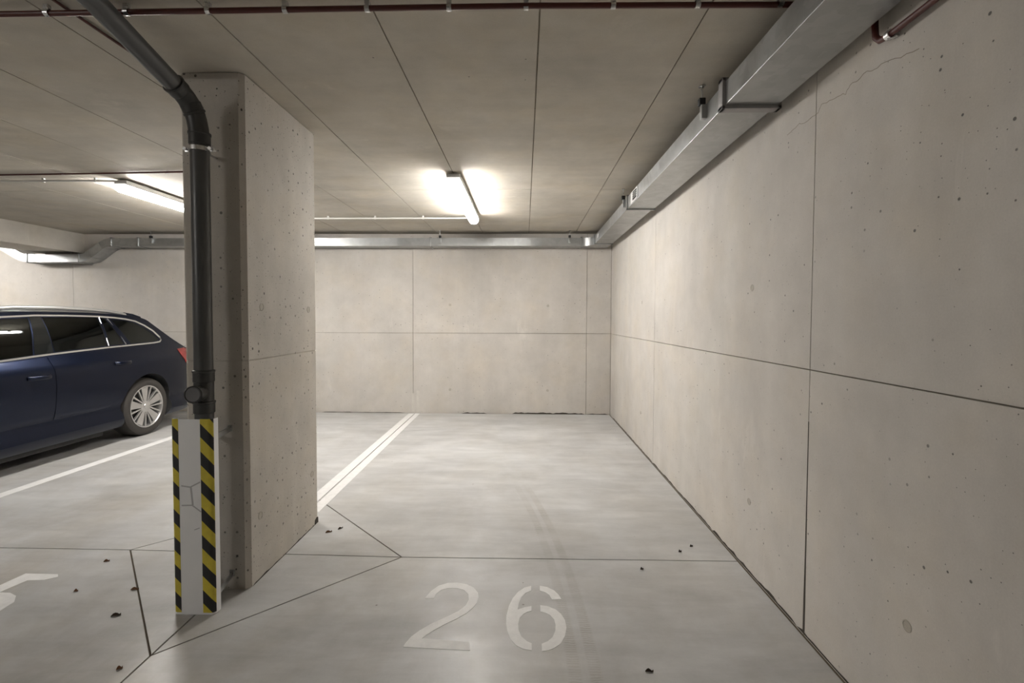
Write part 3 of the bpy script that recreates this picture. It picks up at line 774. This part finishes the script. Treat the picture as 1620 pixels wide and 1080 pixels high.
def trimline(pts, name, mat, parent, wd, off, th, sd=1, closed=False):
    prof = [(-th, -wd / 2), (th, -wd / 2), (th, wd / 2), (-th, wd / 2)]
    path = [carp(sd * (sy(s_, z) + off), s_, z) for s_, z in pts]
    mb = MB(); mb.ring_sweep(path, prof, closed=closed)
    return mb.build(name, mat, parent, sharp=40)
chrome = [(3.42, .990), (2.663, 1.012), (2.232, 1.038), (1.55, 1.066), (1.185, 1.075), (.883, 1.083), (.78, 1.092), (.745, 1.112), (.75, 1.145), (.823, 1.228), (.92, 1.296), (1.026, 1.348), (1.15, 1.373), (1.301, 1.390), (1.517, 1.403), (1.85, 1.410), (2.158, 1.410), (2.482, 1.394), (2.8, 1.348), (3.06, 1.255), (3.30, 1.115)]
FD = [(2.249, 1.012), (2.244, .93), (2.238, .70), (2.236, .412), (2.60, .408), (3.40, .405), (3.47, .46), (3.47, .97), (2.663, .994)]
RD = [(1.205, 1.050), (1.230, .98), (1.284, .857), (1.357, .735), (1.47, .59), (1.52, .48), (1.60, .43), (1.78, .416), (2.228, .412), (2.230, .70), (2.236, .93), (2.241, 1.014), (1.55, 1.046)]
for sd in (1, -1):
    dr = patch(FD, 'front_door', M['carpaint'], car, .004, .010, sd)
    dr2 = patch(RD, 'rear_door', M['carpaint'], car, .004, .010, sd)
    for p_, d_, (h0, h1, hz) in (('front', dr, (2.50, 2.29, .838)), ('rear', dr2, (1.565, 1.355, .890))):
        pts = [(h0 + (h1 - h0) * k / 8, hz) for k in range(9)]
        mb = MB(); path = [carp(sd * (sy(a, b) + .004 + (.030 * max(0, math.sin(PI * k / 8)) ** .6)), a, b) for k, (a, b) in enumerate(pts)]
        mb.ring_sweep(path, [(.010 * math.cos(q), .018 * math.sin(q)) for q in [2 * PI * k / 10 for k in range(10)]])
        mb.build('door_handle', M['carpaint'], d_)
    for k_, poly in WIN.items():
        patch(poly, 'window_pane', M['glass'], car, -.004, .004, sd)
    trimline(chrome, 'window_trim', M['chrome'], car, .016, .004, .005, sd, True)
    trimline([(1.486, 1.39), (1.534, 1.082)], 'window_divider', M['chrome'], car, .013, .002, .004, sd)
    trimline([(1.386, 1.378), (1.30, 1.087)], 'window_divider', M['chrome'], car, .013, .002, .004, sd)
    patch([(2.23, 1.395), (2.122, 1.397), (2.160, 1.052), (2.345, 1.046)], 'pillar_trim', M['darkglass'], car, .002, .005, sd)
    patch([(.09, .735), (.09, .80), (.16, .875), (.36, .995), (.52, .985), (.50, .90), (.42, .80), (.22, .735)], 'tail_lamp', M['tail'], car, .006, .010, sd)
    patch([(4.25, .80), (4.50, .79), (4.72, .70), (4.76, .58), (4.6, .62), (4.3, .70)], 'headlamp', M['lens'], car, .006, .010, sd)
    # roof rail
    rpth = [(3.02, .60, 1.375), (2.9, .60, 1.415), (2.6, .605, 1.462), (2.3, .61, 1.484), (1.9, .612, 1.488), (1.5, .608, 1.476), (1.25, .60, 1.458), (1.10, .592, 1.438), (1.02, .585, 1.42)]
    MB().ring_sweep([carp(sd * b, a, c) for a, b, c in rpth], [(.018 * math.cos(q), .020 * math.sin(q)) for q in [2 * PI * k / 10 for k in range(10)]]).build('roof_rail', M['rail'], car)
    # mirror
    mb = MB(); bmesh.ops.create_uvsphere(mb.bm, u_segments=16, v_segments=10, radius=1)
    for v in mb.bm.verts: v.co = carp(sd * (1.0 + .11 * v.co.x), 3.24 + .07 * v.co.y, 1.06 + .075 * v.co.z)
    mb.build('wing_mirror', M['carpaint'], car)
    for s_ in (AX1, AX2):
        o_ = .885 * sd
        c = carp(sd * .885, s_, WZ)
        tyre = MB().lathe([(.245, -.20), (.30, -.212), (.325, -.205), (WR, -.18), (WR, -.03), (.328, -.008), (.31, .003), (.275, .006), (.245, -.004), (.238, -.02), (.238, -.19)], c, (sd, 0, 0), 56, closed=True).build('wheel', M['tyre'], car)
        mb = MB(); mb.lathe([(.232, -.19), (.243, -.012), (.247, .003), (.238, .004), (.228, -.01), (.222, -.19)], c, (sd, 0, 0), 48, closed=True)
        for k in range(5):
            a0 = 2 * PI * k / 5 + PI / 2 + .10
            # wide wedge spoke with two thin outer ribs
            def P3(r, a, h): return c + Vector((sd * h, math.cos(a) * r, math.sin(a) * r))
            def bar(a_in, a_out, w_in, w_out, r0_, r1_, h0_, h1_, t=.02):
                A = []
                for r_, a_, w_, h_ in ((r0_, a_in, w_in, h0_), (r1_, a_out, w_out, h1_)):
                    for sgn, dh in ((-1, 0), (1, 0), (1, -t), (-1, -t)):
                        A.append(mb.bm.verts.new(P3(r_, a_ + sgn * w_ / r_ / 2, h_ + dh)))
                for q in range(4): mb.bm.faces.new((A[q], A[(q + 1) % 4], A[4 + (q + 1) % 4], A[4 + q]))
                mb.bm.faces.new(A[:4]); mb.bm.faces.new(A[4:])
            bar(a0, a0, .040, .100, .05, .232, -.018, -.006)
            bar(a0 - .55, a0 - .42, .015, .017, .055, .232, -.014, -.004)
            bar(a0 + .55, a0 + .42, .015, .017, .055, .232, -.014, -.004)
        mb.lathe([(.068, -.05), (.068, -.018), (.055, -.012), (.034, -.012), (.030, -.006), (0, -.004)], c, (sd, 0, 0), 28)
        mb.build('rim', M['rim'], tyre)
        MB().lathe([(0, -.085), (.165, -.085), (.165, -.07), (0, -.07)], c, (sd, 0, 0), 32).build('brake_disc', M['disc'], tyre)
        for k in range(5):
            a = 2 * PI * (k + .5) / 5 + PI / 2 + .10
            MB().lathe([(.009, -.02), (.009, -.0145), (0, -.0145)], c + Vector((0, math.cos(a) * .045, math.sin(a) * .045)), (sd, 0, 0), 8).build('wheel_bolt', M['grille_dark'], tyre)
MB().poly_prism([(YR - 1.02, 1.452), (YR - .90, 1.436), (YR - .775, 1.402), (YR - .765, 1.385), (YR - .84, 1.352), (YR - .95, 1.38)], CX - .575, CX + .575, 'x').build('spoiler', M['carpaint'], car)
MB().poly_prism([(CX - .62, YR - .5), (CX - .62, YR - 1.52), (CX - .80, YR - 1.6), (CX - .80, YR - 3.45), (CX - .62, YR - 3.5), (CX - .62, YR - 4.4), (CX + .62, YR - 4.4), (CX + .62, YR - 3.5), (CX + .80, YR - 3.45), (CX + .80, YR - 1.6), (CX + .62, YR - 1.52), (CX + .62, YR - .5)], .115, .24).build('underbody_light_block', M['black'], car, smooth=False)  # low underbody box, added to block light from beneath the car
for x_ in (-.37, .37):
    mb = MB().box(CX + x_ - .25, CX + x_ + .25, YR - 2.95, YR - 2.45, .50, .62, .04); mb.box(CX + x_ - .24, CX + x_ + .24, YR - 2.52, YR - 2.38, .58, 1.13, .05); mb.box(CX + x_ - .13, CX + x_ + .13, YR - 2.45, YR - 2.37, 1.14, 1.30, .035)
    mb.build('seat', M['interior'], car)
mb = MB().box(CX - .62, CX + .62, YR - 2.0, YR - 1.52, .50, .62, .04); mb.box(CX - .6, CX + .6, YR - 1.56, YR - 1.42, .58, 1.08, .05); mb.build('rear_bench', M['interior'], car)

# ------------------------------------------------------------------ dead leaves blown over the floor
def leaf(label, x, y, ln, wd, rz, mat):
    o = MB(); ln *= .8; wd *= .7
    n = 5; pts = []
    L_, R_ = [], []
    for k in range(n + 1):
        t = k / n; ww = wd * math.sin(PI * (t * .92 + .04)) ** .8 * random.uniform(.8, 1.1); z = .004 + .010 * abs(math.sin(PI * t * 1.3))
        L_.append((ln * (t - .5), ww / 2, z)); R_.append((ln * (t - .5), -ww / 2, z * .55))
    bmm = o.bm
    up = [[bmm.verts.new(p) for p in (a, (a[0], 0, .002), b)] for a, b in zip(L_, R_)]
    lo = [[bmm.verts.new((v.co.x, v.co.y, v.co.z - .0016)) for v in r] for r in up]
    for i in range(n):
        for j in range(2):
            bmm.faces.new((up[i][j], up[i][j + 1], up[i + 1][j + 1], up[i + 1][j])); bmm.faces.new((lo[i][j], lo[i + 1][j], lo[i + 1][j + 1], lo[i][j + 1]))
        for j in (0, 2): bmm.faces.new((up[i][j], up[i + 1][j], lo[i + 1][j], lo[i][j]))
    for i in (0, n):
        for j in range(2): bmm.faces.new((up[i][j], up[i][j + 1], lo[i][j + 1], lo[i][j]))
    ob = o.build('dead_leaf', mat); ob.location = (x, y, 0); ob.rotation_euler.z = rz
    tag(ob, label, 'leaf', 'dead leaves on the floor')
leaf('curled orange-brown leaf just right of the pillar far corner', -1.271, 3.075, .05, .018, .5, M['leaf'])
leaf('thin dark twig-like leaf lying next to the orange one by the pillar', -1.215, 3.13, .045, .008, .9, M['leafdark'])
leaf('dark brown rolled leaf left of the guard, nearest the diamond cut corner', -1.908, 2.170, .05, .020, .35, M['leafdark'])
leaf('light brown leaf nearest the bottom edge at the left', -1.604, 1.835, .026, .017, .6, M['leaf'])
leaf('crumpled brown leaf lying on the cut joint left of the guard', -1.994, 2.384, .05, .018, .1, M['leaf'])
leaf('pale tan leaf scrap farthest left behind the joint', -2.385, 2.66, .038, .016, .3, M['leaf'])
leaf('small dark leaf scrap on the right half of the bay near the cross joint', .939, 2.884, .024, .018, .2, M['leafdark'])
leaf('small dark scrap close to the guard left side above the joint', -1.96, 3.00, .035, .010, .5, M['leafdark'])
leaf('tiny brown scrap at the lower left between number and joint', -2.28, 2.36, .026, .014, .1, M['leaf'])
leaf('thin dark curled scrap right of the digit 6, nearest the bottom edge', .50, 1.885, .04, .010, -.1, M['leafdark'])
leaf('tiny dark scrap beyond the cross joint, closest to the right wall', 1.03, 2.955, .026, .012, .3, M['leafdark'])
leaf('tiny dark scrap just in front of the cross joint, right of the number', .66, 2.672, .022, .014, .1, M['leafdark'])
